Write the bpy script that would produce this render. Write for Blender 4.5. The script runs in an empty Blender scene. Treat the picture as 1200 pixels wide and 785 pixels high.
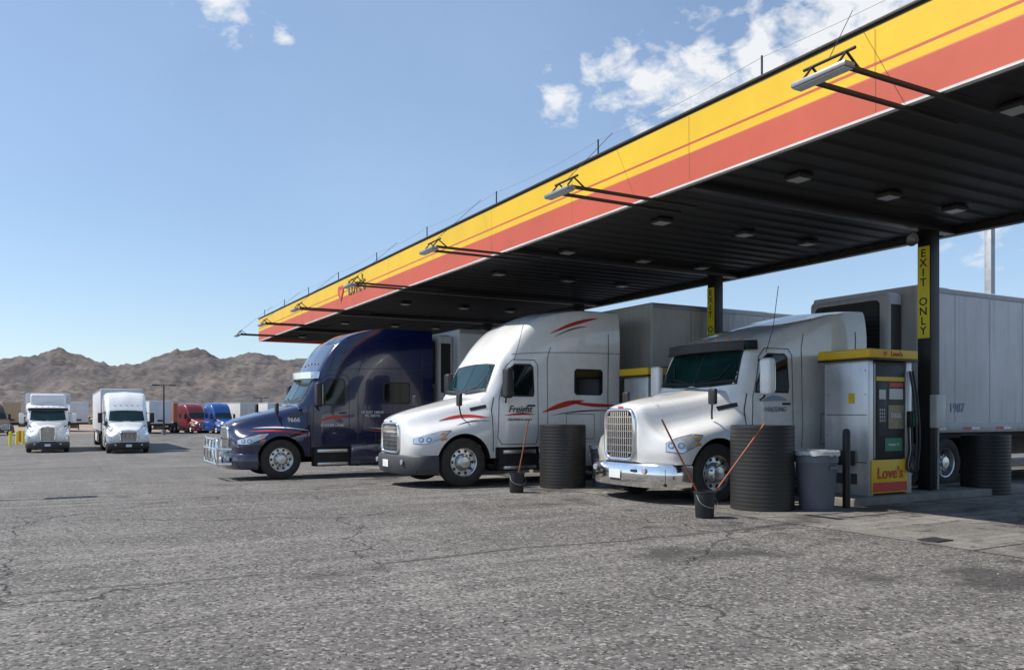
import bpy,bmesh,math,random
from mathutils import Vector,Matrix,noise
from mathutils.bvhtree import BVHTree
random.seed(4)
scene=bpy.context.scene
COL=scene.collection
# ---------------------------------------------------------------- materials
MATS={}
def nodes(m):
    m.use_nodes=True
    nt=m.node_tree
    return nt,nt.nodes["Principled BSDF"]
def mat(name,col,rough=.5,metal=0,var=.12,scale=3.,coat=0,bump=0,bscale=40,dirt=None,spec=.5,grime=0,streak=0):
    if name in MATS:return MATS[name]
    m=bpy.data.materials.new(name);nt,b=nodes(m);N=nt.nodes;L=nt.links
    tc=N.new("ShaderNodeTexCoord")
    n=N.new("ShaderNodeTexNoise");n.inputs["Scale"].default_value=scale;n.inputs["Detail"].default_value=5;n.inputs["Roughness"].default_value=.65
    L.new(tc.outputs["Object"],n.inputs["Vector"])
    r=N.new("ShaderNodeValToRGB");r.color_ramp.elements[0].position=.3;r.color_ramp.elements[1].position=.7
    c0=[c*(1-var) for c in col];c1=[min(1,c*(1+var*.6)) for c in col]
    if dirt: c0=[a*(1-var)+d*var for a,d in zip(col,dirt)]
    r.color_ramp.elements[0].color=(*c0,1);r.color_ramp.elements[1].color=(*c1,1)
    L.new(n.outputs["Fac"],r.inputs["Fac"]);out=r.outputs["Color"]
    if streak:
        mp=N.new("ShaderNodeMapping");mp.inputs["Scale"].default_value=(5,5,.35);L.new(tc.outputs["Object"],mp.inputs["Vector"])
        ns=N.new("ShaderNodeTexNoise");ns.inputs["Scale"].default_value=1.6;ns.inputs["Detail"].default_value=4;L.new(mp.outputs[0],ns.inputs["Vector"])
        rs=N.new("ShaderNodeMapRange");rs.inputs["From Min"].default_value=.5;rs.inputs["From Max"].default_value=.75;rs.inputs["To Max"].default_value=streak;L.new(ns.outputs["Fac"],rs.inputs["Value"])
        x=N.new("ShaderNodeMix");x.data_type='RGBA';L.new(rs.outputs[0],x.inputs[0]);L.new(out,x.inputs[6]);x.inputs[7].default_value=(*[c*.45 for c in col],1);out=x.outputs[2]
    if grime:
        sp=N.new("ShaderNodeSeparateXYZ");L.new(tc.outputs["Object"],sp.inputs[0])
        g=N.new("ShaderNodeMapRange");g.inputs["From Min"].default_value=1.35;g.inputs["From Max"].default_value=.35;g.inputs["To Max"].default_value=grime;L.new(sp.outputs[2],g.inputs["Value"])
        q=N.new("ShaderNodeMath");q.operation='MULTIPLY';L.new(g.outputs[0],q.inputs[0]);L.new(n.outputs["Fac"],q.inputs[1])
        x=N.new("ShaderNodeMix");x.data_type='RGBA';L.new(q.outputs[0],x.inputs[0]);L.new(out,x.inputs[6]);x.inputs[7].default_value=(.20,.17,.14,1);out=x.outputs[2]
    L.new(out,b.inputs["Base Color"])
    mr=N.new("ShaderNodeMapRange");mr.inputs["To Min"].default_value=max(0,rough-.08);mr.inputs["To Max"].default_value=min(1,rough+.1)
    L.new(n.outputs["Fac"],mr.inputs["Value"]);L.new(mr.outputs["Result"],b.inputs["Roughness"])
    b.inputs["Metallic"].default_value=metal
    b.inputs["Coat Weight"].default_value=coat
    b.inputs["Coat Roughness"].default_value=.04
    b.inputs["Specular IOR Level"].default_value=spec
    if bump:
        n2=N.new("ShaderNodeTexNoise");n2.inputs["Scale"].default_value=bscale;n2.inputs["Detail"].default_value=4
        L.new(tc.outputs["Object"],n2.inputs["Vector"])
        bp=N.new("ShaderNodeBump");bp.inputs["Strength"].default_value=bump;bp.inputs["Distance"].default_value=.02
        L.new(n2.outputs["Fac"],bp.inputs["Height"]);L.new(bp.outputs["Normal"],b.inputs["Normal"])
    MATS[name]=m;return m
white=mat("white_paint",(.80,.80,.79),.26,0,.12,1.5,coat=.9,dirt=(.5,.46,.4),grime=.95)
blue=mat("dark_blue_paint",(.003,.008,.055),.20,0,.2,1.5,coat=1,grime=.28)
trailw=mat("trailer_white",(.62,.62,.64),.45,0,.22,.7,dirt=(.38,.34,.3),streak=.32)
trailt=mat("trailer_tan",(.56,.55,.52),.45,0,.25,.7,dirt=(.33,.3,.26),streak=.38)
blackpl=mat("black_plastic",(.02,.02,.022),.5,0,.3,5)
greypl=mat("dark_grey_plastic",(.045,.047,.05),.55,0,.2,4)
rubber=mat("tyre_rubber",(.022,.021,.02),.85,0,.4,8,dirt=(.09,.075,.06),bump=.3)
chrome=mat("chrome",(.87,.87,.87),.10,1,.08,6)
alu=mat("brushed_aluminium",(.70,.71,.72),.33,1,.12,6)
steel=mat("stainless_panel",(.66,.66,.66),.36,.6,.15,2,streak=.3)
glass=mat("window_glass",(.006,.03,.03),.03,0,.5,1.2,coat=.0,spec=.6)
glassb=mat("tinted_glass",(.008,.010,.011),.05,0,.3,1.2,spec=.6)
lamp_g=mat("headlamp_glass",(.62,.64,.67),.12,.5,.15,14,coat=.6)
lamp_d=mat("headlamp_inner",(.28,.30,.33),.12,.8,.3,14,coat=.6)
amber=mat("amber_lens",(.75,.22,.02),.25,0,.1,6)
redp=mat("red_vinyl",(.55,.03,.02),.4,0,.12,4)
orange=mat("orange_plastic",(.75,.2,.03),.5)
under=mat("chassis_black",(.008,.007,.007),.7,0,.4,6,dirt=(.03,.027,.023))
whtxt=mat("white_vinyl",(.75,.75,.75),.5)
grtxt=mat("grey_blue_vinyl",(.18,.22,.36),.5)
bktxt=mat("black_vinyl",(.015,.015,.015),.5)
yel=mat("yellow_sheet",(.80,.50,.008),.45,0,.10,.8)
yel2=mat("yellow_sign",(.85,.74,.02),.45,0,.08,3)
sal=mat("salmon_sheet",(.56,.10,.05),.5,0,.12,.6)
sal2=mat("pale_salmon_stripe",(.68,.21,.09),.5,0,.08,.6)
trimw=mat("white_trim",(.6,.6,.58),.4,0,.2,2)
capd=mat("dark_cap",(.025,.022,.02),.5)
polem=mat("dark_steel_arm",(.03,.024,.02),.55,0,.3,6)
galv=mat("galvanised_steel",(.35,.36,.37),.5,.6,.2,3)
lens=mat("light_lens",(.55,.58,.58),.3,0,.1,3)
lensd=mat("soffit_lens",(.30,.31,.30),.35,0,.1,3)
colm=mat("column_black",(.012,.012,.012),.5,0,.3,3,bump=.1,bscale=8)
wood=mat("red_brown_handle",(.30,.08,.035),.5,0,.2,10)
greyb=mat("grey_bin_plastic",(.12,.14,.17),.5,0,.15,3)
liner=mat("bin_liner",(.5,.52,.53),.35,0,.2,9,bump=.6,bscale=18)
ribbed=mat("ribbed_black_plastic",(.008,.008,.009),.5,0,.45,2.0,dirt=(.03,.028,.026),bump=.15,bscale=6,grime=.10)
conc_k=mat("kerb_concrete",(.22,.205,.185),.85,0,.3,3,bump=.4,bscale=30)
green=mat("green_panel",(.01,.20,.08),.4)
dred=mat("dark_red_paint",(.20,.012,.012),.3,0,.2,2,coat=.7)
mblue=mat("mid_blue_paint",(.008,.06,.28),.3,0,.2,2,coat=.7)
brownp=mat("brown_paint",(.12,.07,.04),.4,0,.2,2)
# ---------------------------------------------------------------- helpers
def empty(name,loc=(0,0,0),rz=0):
    e=bpy.data.objects.new(name,None);e.location=loc;e.rotation_euler=(0,0,rz);e.empty_display_size=.3
    COL.objects.link(e);return e
def finish(ob,parent,smooth):
    if smooth is not None:
        for p in ob.data.polygons:p.use_smooth=True
        ob.data.set_sharp_from_angle(angle=math.radians(smooth))
    if parent:ob.parent=parent
def mobj(name,vs,fs,ms,parent=None,smooth=None,idx=None):
    me=bpy.data.meshes.new(name);me.from_pydata([tuple(v) for v in vs],[],fs)
    if not isinstance(ms,(list,tuple)):ms=[ms]
    for m in ms:me.materials.append(m)
    if idx:
        for p,i in zip(me.polygons,idx):p.material_index=i
    me.update()
    ob=bpy.data.objects.new(name,me);COL.objects.link(ob);finish(ob,parent,smooth);return ob
def bobj(name,bm,m,parent=None,smooth=None):
    me=bpy.data.meshes.new(name);bm.to_mesh(me);bm.free()
    for mm in (m if isinstance(m,(list,tuple)) else [m]):me.materials.append(mm)
    ob=bpy.data.objects.new(name,me);COL.objects.link(ob);finish(ob,parent,smooth);return ob
def box(name,x0,x1,y0,y1,z0,z1,m,parent=None,bev=.01,seg=2,rot=None):
    bm=bmesh.new();bmesh.ops.create_cube(bm,size=1)
    for v in bm.verts:
        v.co=Vector(((x0+x1)/2+v.co.x*(x1-x0),(y0+y1)/2+v.co.y*(y1-y0),(z0+z1)/2+v.co.z*(z1-z0)))
    if bev:bmesh.ops.bevel(bm,geom=bm.edges[:],offset=bev,segments=seg,affect='EDGES',profile=.5)
    return bobj(name,bm,m,parent,35)
def lathe(name,prof,c,axis,m,parent=None,seg=32,idx=None,smooth=40):
    vs=[];fs=[];ids=[]
    n=len(prof)
    for i in range(seg):
        a=2*math.pi*i/seg
        for r,h in prof:
            p,q=r*math.cos(a),r*math.sin(a)
            v={'z':(p,q,h),'y':(p,h,q),'x':(h,p,q)}[axis]
            vs.append((v[0]+c[0],v[1]+c[1],v[2]+c[2]))
    for i in range(seg):
        j=(i+1)%seg
        for k in range(n-1):
            fs.append((i*n+k,j*n+k,j*n+k+1,i*n+k+1));ids.append(idx[k] if idx else 0)
    ob=mobj(name,vs,fs,m,parent,smooth,ids)
    bm=bmesh.new();bm.from_mesh(ob.data);bmesh.ops.remove_doubles(bm,verts=bm.verts,dist=1e-5);bmesh.ops.recalc_face_normals(bm,faces=bm.faces);bm.to_mesh(ob.data);bm.free()
    finish(ob,parent,smooth)
    return ob
def tube(name,pts,r,m,parent=None,cyclic=False,res=3,smooth=False):
    cu=bpy.data.curves.new(name,'CURVE');cu.dimensions='3D';cu.bevel_depth=r;cu.bevel_resolution=res;cu.use_fill_caps=True
    s=cu.splines.new('BEZIER' if smooth else 'POLY')
    if smooth:
        s.bezier_points.add(len(pts)-1)
        for b,p in zip(s.bezier_points,pts):
            b.co=p;b.handle_left_type=b.handle_right_type='AUTO'
    else:
        s.points.add(len(pts)-1)
        for b,p in zip(s.points,pts):b.co=(*p,1)
    s.use_cyclic_u=cyclic
    cu.materials.append(m)
    ob=bpy.data.objects.new(name,cu);COL.objects.link(ob)
    if parent:ob.parent=parent
    return ob
def text(name,body,loc,size,rot,m,parent=None,line=1.,ax='CENTER',shear=0,ext=.002,sx=1):
    cu=bpy.data.curves.new(name,'FONT');cu.body=body;cu.size=size;cu.align_x=ax;cu.align_y='CENTER';cu.space_line=line;cu.extrude=ext;cu.shear=shear;cu.offset=size*.012
    cu.materials.append(m)
    ob=bpy.data.objects.new(name,cu);COL.objects.link(ob);ob.location=loc;ob.rotation_euler=rot;ob.scale=(sx,1,1)
    if parent:ob.parent=parent
    return ob
RY=(math.pi/2,0,0);RX=(math.pi/2,0,-math.pi/2)
def herm(P,n):
    K=len(P);D=len(P[0]);out=[]
    T=[]
    for i in range(K):
        t=[]
        for d in range(D):
            if i==0:t.append(P[1][d]-P[0][d])
            elif i==K-1:t.append(P[i][d]-P[i-1][d])
            else:
                a=P[i][d]-P[i-1][d];b=P[i+1][d]-P[i][d]
                t.append(0 if a*b<=0 else 2*a*b/(a+b))
        T.append(t)
    for i in range(K-1):
        for s in range(n):
            u=s/n;h0=2*u**3-3*u*u+1;h1=u**3-2*u*u+u;h2=-2*u**3+3*u*u;h3=u**3-u*u
            out.append(tuple(h0*P[i][d]+h1*T[i][d]+h2*P[i+1][d]+h3*T[i+1][d] for d in range(D)))
    out.append(tuple(P[-1]))
    return out
def loft(name,stations,m,ns=5,nr=4,smooth=38):
    flat=[tuple([s[0]]+[c for p in s[1] for c in p]) for s in stations]
    fl=herm(flat,ns);vs=[];fs=[];R=0
    for f in fl:
        pts=[(f[1+2*i],f[2+2*i]) for i in range((len(f)-1)//2)]
        pp=herm(pts,nr)
        ring=[(f[0],y,z) for y,z in pp]+[(f[0],-y,z) for y,z in pp[-2::-1]]
        R=len(ring);vs+=ring
    for i in range(len(fl)-1):
        for k in range(R):
            j=(k+1)%R
            fs.append((i*R+k,i*R+j,(i+1)*R+j,(i+1)*R+k))
    fs.append(tuple(range(R)));fs.append(tuple(reversed(range((len(fl)-1)*R,len(fl)*R))))
    ob=mobj(name,vs,fs,m)
    bm=bmesh.new();bm.from_mesh(ob.data);bmesh.ops.recalc_face_normals(bm,faces=bm.faces);bm.to_mesh(ob.data);bm.free()
    finish(ob,None,smooth)
    return ob
def bvh(obs):
    vs=[];fs=[]
    for o in obs:
        k=len(vs);vs+=[v.co.copy() for v in o.data.vertices];fs+=[[i+k for i in p.vertices] for p in o.data.polygons]
    return BVHTree.FromPolygons(vs,fs)
def PL_near(a,b):return Vector((a,-3,b)),Vector((0,1,0))
def PL_far(a,b):return Vector((a,3,b)),Vector((0,-1,0))
def PL_front(a,b):return Vector((-2,a,b)),Vector((1,0,0))
def PL_hl(s):
    d=Vector((.62,-s*.785,0)).normalized();t=Vector((.785,s*.62,0)).normalized()
    P0=Vector((.25,s*.95,0))-d*2
    return lambda a,b:(P0+t*a+Vector((0,0,b)),d)
def panel(name,polys,plane,tree,m,parent,off=.006,step=.09):
    if not isinstance(polys[0][0],(list,tuple)):polys=[polys]
    bm=bmesh.new()
    for p in polys:
        bm.faces.new([bm.verts.new((a,b,0)) for a,b in p])
    bmesh.ops.triangulate(bm,faces=bm.faces[:])
    xs=[v.co.x for v in bm.verts];ys=[v.co.y for v in bm.verts]
    for ax,lo,hi in((0,min(xs),max(xs)),(1,min(ys),max(ys))):
        t=math.floor(lo/step)*step+step
        while t<hi:
            co=[0,0,0];co[ax]=t;no=[0,0,0];no[ax]=1
            bmesh.ops.bisect_plane(bm,geom=bm.verts[:]+bm.edges[:]+bm.faces[:],plane_co=co,plane_no=no);t+=step
    kill=[]
    for v in bm.verts:
        o,d=plane(v.co.x,v.co.y);h=tree.ray_cast(o,d)
        if h[0] is None:kill.append(v)
        else:v.co=h[0]-d*off
    bmesh.ops.delete(bm,geom=kill,context='VERTS')
    return bobj(name,bm,m,parent,60)
def stroke(pts,w,closed=False):
    out=[];P=list(pts)+([pts[0]] if closed else [])
    for (a,b),(c,d) in zip(P[:-1],P[1:]):
        l=math.hypot(c-a,d-b) or 1;nx,ny=-(d-b)/l*w/2,(c-a)/l*w/2
        ex,ey=(c-a)/l*w*.4,(d-b)/l*w*.4
        out.append([(a+nx-ex,b+ny-ey),(c+nx+ex,d+ny+ey),(c-nx+ex,d-ny+ey),(a-nx-ex,b-ny-ey)])
    return out
def swoosh(x0,z0,x1,z1,bulge,w,n=10):
    out=[]
    def pt(t,s):
        x=x0+(x1-x0)*t;z=z0+(z1-z0)*t+bulge*math.sin(math.pi*t)
        return (x,z+s*w*math.sin(math.pi*min(1,max(0.02,t)))**.8/2)
    for i in range(n):
        t0,t1=i/n,(i+1)/n
        out.append([pt(t0,-1),pt(t1,-1),pt(t1,1),pt(t0,1)])
    return out
def planband(name,pts,z0,z1,th,m,parent,inset=.0,bev=.015,n=5):
    P=herm(pts,n)
    vs=[];fs=[]
    K=len(P)
    for i,(x,y) in enumerate(P):
        a=P[max(0,i-1)];b=P[min(K-1,i+1)];tx,ty=b[0]-a[0],b[1]-a[1];l=math.hypot(tx,ty)
        nx,ny=ty/l,-tx/l
        cx,cy=1.2-x,-y
        if nx*cx+ny*cy<0:nx,ny=-nx,-ny
        vs+=[(x+nx*inset,y+ny*inset,z0),(x,y,z0+.09),(x,y,z1-.04),(x+nx*.03,y+ny*.03,z1),(x+nx*th,y+ny*th,z1),(x+nx*th,y+ny*th,z0)]
    for i in range(K-1):
        for k in range(6):
            j=(k+1)%6;fs.append((i*6+k,i*6+j,(i+1)*6+j,(i+1)*6+k))
    fs.append(tuple(range(6)));fs.append(tuple(range((K-1)*6,K*6)))
    ob=mobj(name,vs,fs,m)
    bm=bmesh.new();bm.from_mesh(ob.data);bmesh.ops.recalc_face_normals(bm,faces=bm.faces);bm.to_mesh(ob.data);bm.free()
    finish(ob,parent,40);return ob
def boolean(ob,cutters):
    for c in cutters:
        md=ob.modifiers.new("b",'BOOLEAN');md.operation='DIFFERENCE';md.object=c;md.solver='EXACT'
        try:md.material_mode='TRANSFER'
        except Exception:pass
    bpy.context.view_layer.update()
    dg=bpy.context.evaluated_depsgraph_get()
    me=bpy.data.meshes.new_from_object(ob.evaluated_get(dg));ob.modifiers.clear();ob.data=me
    for c in cutters:bpy.data.objects.remove(c)
    finish(ob,None,38)
def rrect(hw,z0,z1,r,n=5):
    pts=[]
    for cx,cz,a0 in((hw-r,z1-r,0),(-hw+r,z1-r,90),(-hw+r,z0+r,180),(hw-r,z0+r,270)):
        for i in range(n+1):
            a=math.radians(a0+90*i/n);pts.append((cx+r*math.cos(a),cz+r*math.sin(a)))
    return pts
# ---------------------------------------------------------------- terrain function
ZT=[(-1e5,0),(15,0),(18,-.06),(21,-.16),(25,-.27),(30,-.42),(40,-.68),(50,-.85),(60,-.92),(100,-.95),(1e5,-.95)]
def zg(v):
    for (a,za),(b,zb) in zip(ZT[:-1],ZT[1:]):
        if v<=b:return za+(zb-za)*(v-a)/(b-a)
    return -.95
# ---------------------------------------------------------------- wheels
def wheel(parent,x,yo,s,name="wheel",dual=False,rim=alu,r=.505):
    w=.6 if dual else .29
    R=r
    dep=.17 if dual else .03
    prof=[(R*.57,-w),(R*.9,-w),(R*.985,-w+.03),(R,-w+.07),(R,-.07),(R*.985,-.03),(R*.9,-.005),(R*.66,-.0),(R*.59,-.02),(R*.555,-.03),(R*.54,-.07-dep),(R*.36,-.06-dep),(R*.33,.0-dep*.7),(R*.25,.035-dep*.5),(R*.22,.05-dep*.4),(0.001,.06-dep*.4)]
    idx=[0]*8+[1]*7
    prof=[(a,s*(yo+h)) for a,h in prof]
    o=lathe(name,prof,(x,0,r),'y',[rubber,rim],parent,40,idx)
    vs=[];fs=[];mi=[]
    for i in range(10):
        a=2*math.pi*i/10;cx,cz=x+math.cos(a)*R*.46,r+math.sin(a)*R*.46
        k=len(vs);yy=s*(yo-.058-dep)
        for j in range(10):
            b=2*math.pi*j/10;vs.append((cx+.033*math.cos(b),yy,cz+.033*math.sin(b)))
        fs.append(tuple(range(k,k+10)));mi.append(0)
    for i in range(10):
        a=2*math.pi*(i+.5)/10;cx,cz=x+math.cos(a)*R*.295,r+math.sin(a)*R*.295
        k=len(vs);y0=s*(yo-.03-dep*.6);y1=s*(yo+.035-dep*.6)
        for yy in(y0,y1):
            for j in range(6):
                b=2*math.pi*j/6;vs.append((cx+.018*math.cos(b),yy,cz+.018*math.sin(b)))
        for j in range(6):
            q=(j+1)%6;fs.append((k+j,k+q,k+6+q,k+6+j));mi.append(1)
        fs.append(tuple(range(k+6,k+12)));mi.append(1)
    mobj(name+"_holes",vs,fs,[blackpl,chrome],parent,None,mi)
# ---------------------------------------------------------------- tractor
def tractor(name,loc,rz,paint,kind='A',detail=True,stripes=None,bar=False,bump_m=None,L=5.05,roof=3.88,square=False,markers=True):
    E=empty(name,loc,rz)
    if kind=='A':
        hs=[(0,[(.52,.62),(.57,.8),(.58,1.05),(.53,1.22),(.40,1.38),(0,1.42)]),
            (.10,[(.84,.58),(.92,.82),(.86,1.02),(.66,1.24),(.48,1.43),(0,1.49)]),
            (.42,[(1.14,.58),(1.19,.88),(1.12,1.10),(.82,1.28),(.62,1.53),(0,1.60)]),
            (1.05,[(1.21,.58),(1.235,.95),(1.18,1.20),(.95,1.40),(.76,1.68),(0,1.76)]),
            (1.60,[(1.21,.58),(1.22,1.05),(1.17,1.32),(1.06,1.55),(.90,1.82),(0,1.89)]),
            (1.86,[(1.19,.58),(1.20,1.05),(1.17,1.38),(1.11,1.64),(.98,1.87),(0,1.94)])]
    else:
        hs=[(0,[(.40,.70),(.44,.9),(.47,1.2),(.46,1.42),(.36,1.58),(0,1.63)]),
            (.10,[(.62,.64),(.72,.84),(.66,1.04),(.54,1.38),(.43,1.62),(0,1.69)]),
            (.32,[(1.05,.60),(1.12,.84),(1.04,1.06),(.66,1.24),(.51,1.66),(0,1.75)]),
            (.62,[(1.19,.60),(1.22,.92),(1.14,1.16),(.74,1.30),(.58,1.70),(0,1.80)]),
            (1.10,[(1.21,.60),(1.235,1.0),(1.17,1.24),(.86,1.42),(.70,1.78),(0,1.87)]),
            (1.60,[(1.21,.60),(1.22,1.05),(1.16,1.32),(1.02,1.58),(.86,1.90),(0,1.97)]),
            (1.86,[(1.19,.60),(1.20,1.05),(1.17,1.38),(1.08,1.68),(.93,1.96),(0,2.03)])]
    hood=loft("hood",hs,paint)
    cut=[]
    wx=1.14
    for s in(-1,1):
        prof=[(.001,.52),(.60,.52),(.60,1.6),(.001,1.6)]
        c=lathe("cut",[(r,s*h) for r,h in prof],(wx,0,.50),'y',under,None,48)
        cut.append(c)
    hood.data.materials.append(under)
    boolean(hood,cut)
    b=0.06 if kind=='B' else 0
    wt=2.66+b
    if roof>3.7:
        tops=[(2.18,(1.13,2.45+b),(.98,2.80),(0,2.88)),(2.35,(1.16,2.6),(1.0,3.02),(0,3.13)),(2.75,(1.2,2.85),(1.05,3.40),(0,3.53)),(3.35,(1.22,3.0),(1.10,3.68),(0,3.79)),(4.2,(1.24,3.1),(1.14,roof-.10),(0,roof)),(L,(1.24,3.1),(1.14,roof-.10),(0,roof))]
        if square:
            tops=[(2.18,(1.14,2.45),(1.02,2.84),(0,2.92)),(2.32,(1.17,2.6),(1.05,3.10),(0,3.20)),(2.65,(1.21,2.9),(1.10,3.52),(0,3.62)),(3.1,(1.23,3.1),(1.14,3.77),(0,3.85)),(4.0,(1.24,3.2),(1.17,roof-.07),(0,roof)),(L,(1.24,3.2),(1.17,roof-.07),(0,roof))]
    else:
        tops=[(2.18,(1.13,2.45+b),(.98,2.78),(0,2.87)),(2.5,(1.18,2.55),(1.02,2.92),(0,3.02)),(3.0,(1.2,2.65),(1.06,3.08),(0,3.18)),(3.7,(1.24,2.75),(1.14,3.26),(0,3.34)),(4.3,(1.25,2.8),(1.16,roof-.14),(0,roof-.06)),(L,(1.25,2.8),(1.16,roof-.1),(0,roof))]
        if L<4:tops=[t for t in tops if t[0]<L-.2 or t[0]==L]
    cs=[(1.62,[(.90,.80),(.95,1.3),(.98,1.7),(.96,1.82),(.80,1.90+b),(0,1.93+b)]),
        (1.80,[(1.08,.80),(1.12,1.3),(1.13,1.75),(1.08,1.98),(.93,2.16+b),(0,2.22+b)]),
        (2.03,[(1.18,.80),(1.21,1.3),(1.20,1.9),(1.13,2.30+b),(.97,wt-.06),(0,wt)])]
    for x,a1,a2,a3 in tops:
        cs.append((x,[(1.20,.80),(1.235,1.3),(1.22,2.0),a1,a2,a3]))
    cab=loft("cab_and_sleeper",cs,paint,5,5)
    hood.parent=E;cab.parent=E
    T=bvh([cab,hood])
    zb=1.99+b
    ws=[(-.98,zb),(-.5,zb-.035),(0,zb-.045),(.5,zb-.035),(.98,zb),(.89,wt-.12),(.5,wt-.09),(0,wt-.08),(-.5,wt-.09),(-.89,wt-.12)]
    wsg=[(a*1.04,zb+.3+(z-zb-.3)*1.10) for a,z in ws]
    panel("windshield_gasket",wsg,PL_front,T,blackpl,E,.004)
    panel("windshield",ws,PL_front,T,glass,E,.010,.07)
    panel("windshield_divider",stroke([(0,zb-.03),(0,wt-.09)],.03),PL_front,T,blackpl,E,.014)
    if detail:
        for s in(-1,1):
            panel("wiper",stroke([(s*.15,zb+.02),(s*.6,zb+.1),(s*.75,zb+.33)],.022),PL_front,T,blackpl,E,.03)
        panel("dashboard_band",stroke([(-.95,zb+.03),(0,zb-.01),(.95,zb+.03)],.05),PL_front,T,blackpl,E,.013)
    for pl,s in((PL_near,-1),(PL_far,1)):
        dw=[(2.02,1.90),(2.74,1.90),(2.76,2.0),(2.74,2.48),(2.68,2.54),(2.34,2.54),(2.24,2.46),(2.05,2.05)]
        g=[(2.38+(a-2.38)*1.09,2.2+(z-2.2)*1.10) for a,z in dw]
        panel("door_window_gasket",g,pl,T,blackpl,E,.005)
        panel("door_window",dw,pl,T,glassb,E,.010)
        panel("door_seam",stroke([(1.95,1.82),(1.93,1.0),(2.02,.86),(2.84,.86),(2.88,1.0),(2.88,2.55),(2.8,2.66),(2.3,2.66),(2.14,2.5),(1.95,1.82)],.014),pl,T,blackpl,E,.005)
        panel("vent_divider",stroke([(2.24,1.90),(2.24,2.46)],.03),pl,T,blackpl,E,.014)
        if roof>3.7:
            sw=[(3.9,1.95),(4.5,1.95),(4.55,2.0),(4.55,2.42),(4.5,2.47),(3.9,2.47),(3.85,2.42),(3.85,2.0)]
            panel("sleeper_window_gasket",[(4.2+(a-4.2)*1.1,2.21+(z-2.21)*1.12) for a,z in sw],pl,T,blackpl,E,.005)
            panel("sleeper_window",sw,pl,T,glassb,E,.010)
        if L>4.5:
            panel("sleeper_hatch_seam",stroke([(3.6,.95),(4.35,.95),(4.35,1.5),(3.6,1.5)],.012,True),pl,T,greypl,E,.005)
            panel("sleeper_seam",stroke([(3.12,.9),(3.12,2.7),(3.2,2.95)],.014),pl,T,greypl,E,.005)
            panel("rear_extender_seam",stroke([(L-.32,.85),(L-.32,min(roof-.5,3.3))],.02),pl,T,greypl,E,.005)
            if roof>3.7:panel("roof_fairing_seam",stroke([(2.3,2.78),(3.0,2.83),(4.0,2.86),(L-.02,2.87)],.012),pl,T,greypl,E,.005)
        panel("hood_cut_line",stroke([(1.80,.72),(1.80,1.6),(1.84,1.85)],.018),pl,T,blackpl,E,.005)
        panel("hood_vent",stroke([(1.40,1.60),(1.68,1.66)],.07),pl,T,blackpl,E,.006)
        panel("side_marker",stroke([(.62,.98),(.72,1.0)],.04),pl,T,amber,E,.01)
        box("door_handle",2.62,2.8,s*1.235-.02,s*1.235+.02,1.66,1.70,blackpl,E,.008)
        y=s*1.47
        mm=white if kind=='B' else blackpl
        box("door_mirror",1.92,2.08,y-.13,y+.13,1.83,2.46,mm,E,.06,4)
        box("door_mirror_glass",2.081,2.086,y-.1,y+.1,1.90,2.40,chrome,E,0)
        tube("mirror_bracket",[(2.1,s*1.17,2.44),(2.0,s*1.40,2.44),(2.0,s*1.42,2.1),(2.0,s*1.40,1.80),(2.1,s*1.2,1.74)],.018,blackpl,E)
        box("hood_mirror",.98,1.06,s*1.19-.09,s*1.19+.09,1.66,1.93,blackpl,E,.035,3)
        tube("hood_mirror_stalk",[(1.02,s*1.18,1.70),(1.10,s*1.08,1.52),(1.18,s*1.0,1.42)],.017,blackpl,E)
        HL=PL_hl(s)
        if kind=='A':
            hp=[(-.10,.90),(.22,.90),(.52,1.05),(.60,1.16),(.40,1.14),(.12,1.06),(-.12,1.0)]
        else:
            hp=[(-.02,.88),(.25,.86),(.45,.96),(.58,1.14),(.40,1.16),(.15,1.10),(-.02,1.02)]
        panel("headlamp_surround",[(.2+(a-.2)*1.04,1.0+(z-1.0)*1.08) for a,z in hp],HL,T,greypl,E,.004,.05)
        panel("headlamp",hp,HL,T,lamp_g,E,.012,.05)
        for cx in(.06,.22):
            panel("headlamp_projector",[(cx+.058*math.cos(t*.52),.98+.055*math.sin(t*.52)) for t in range(12)],HL,T,lamp_d,E,.016,.05)
            panel("headlamp_lens",[(cx+.034*math.cos(t*.52),.98+.032*math.sin(t*.52)) for t in range(12)],HL,T,chrome,E,.020,.05)
        panel("turn_lamp",[(.42,1.07),(.50,1.09),(.55,1.13),(.44,1.11)],HL,T,amber,E,.018,.05)
    if kind=='A':
        g=rrect(.47,.70,1.30,.12);z0,z1,hw=.70,1.30,.47
    else:
        g=rrect(.40,.72,1.57,.16);z0,z1,hw=.72,1.57,.40
    mobj("grille_backing",[(-.008,a,z) for a,z in g],[tuple(range(len(g)))],blackpl,E)
    tube("grille_surround",[(-.02,a,z) for a,z in g],.034,chrome,E,True)
    nb=13
    for i in range(nb):
        y=-hw+.04+(2*hw-.08)*i/(nb-1)
        k=.10 if abs(y)>hw-.12 else .02
        box("grille_bar",-.035,-.015,y-.012,y+.012,z0+k,z1-k,chrome,E,.004,1)
    for i in range(1,7):
        z=z0+(z1-z0)*i/7
        box("grille_crossbar",-.03,-.012,-hw+.03,hw-.03,z-.008,z+.008,chrome,E,.003,1)
    panel("hood_badge",[(-.07,z1+.035),(.07,z1+.035),(.07,z1+.065),(-.07,z1+.065)],PL_front,T,redp if kind=='B' else chrome,E,.012)
    bm_=bump_m or paint
    bp=[(.56,-1.22),(.25,-1.15),(.02,-.85),(-.10,-.4),(-.12,0),(-.10,.4),(.02,.85),(.25,1.15),(.56,1.22)]
    planband("bumper",bp,.27,.66,.10,bm_,E,.05)
    planband("bumper_lower_intake",[(x-.006,y*.6) for x,y in bp[2:7]],.36,.50,.05,blackpl,E,0)
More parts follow.
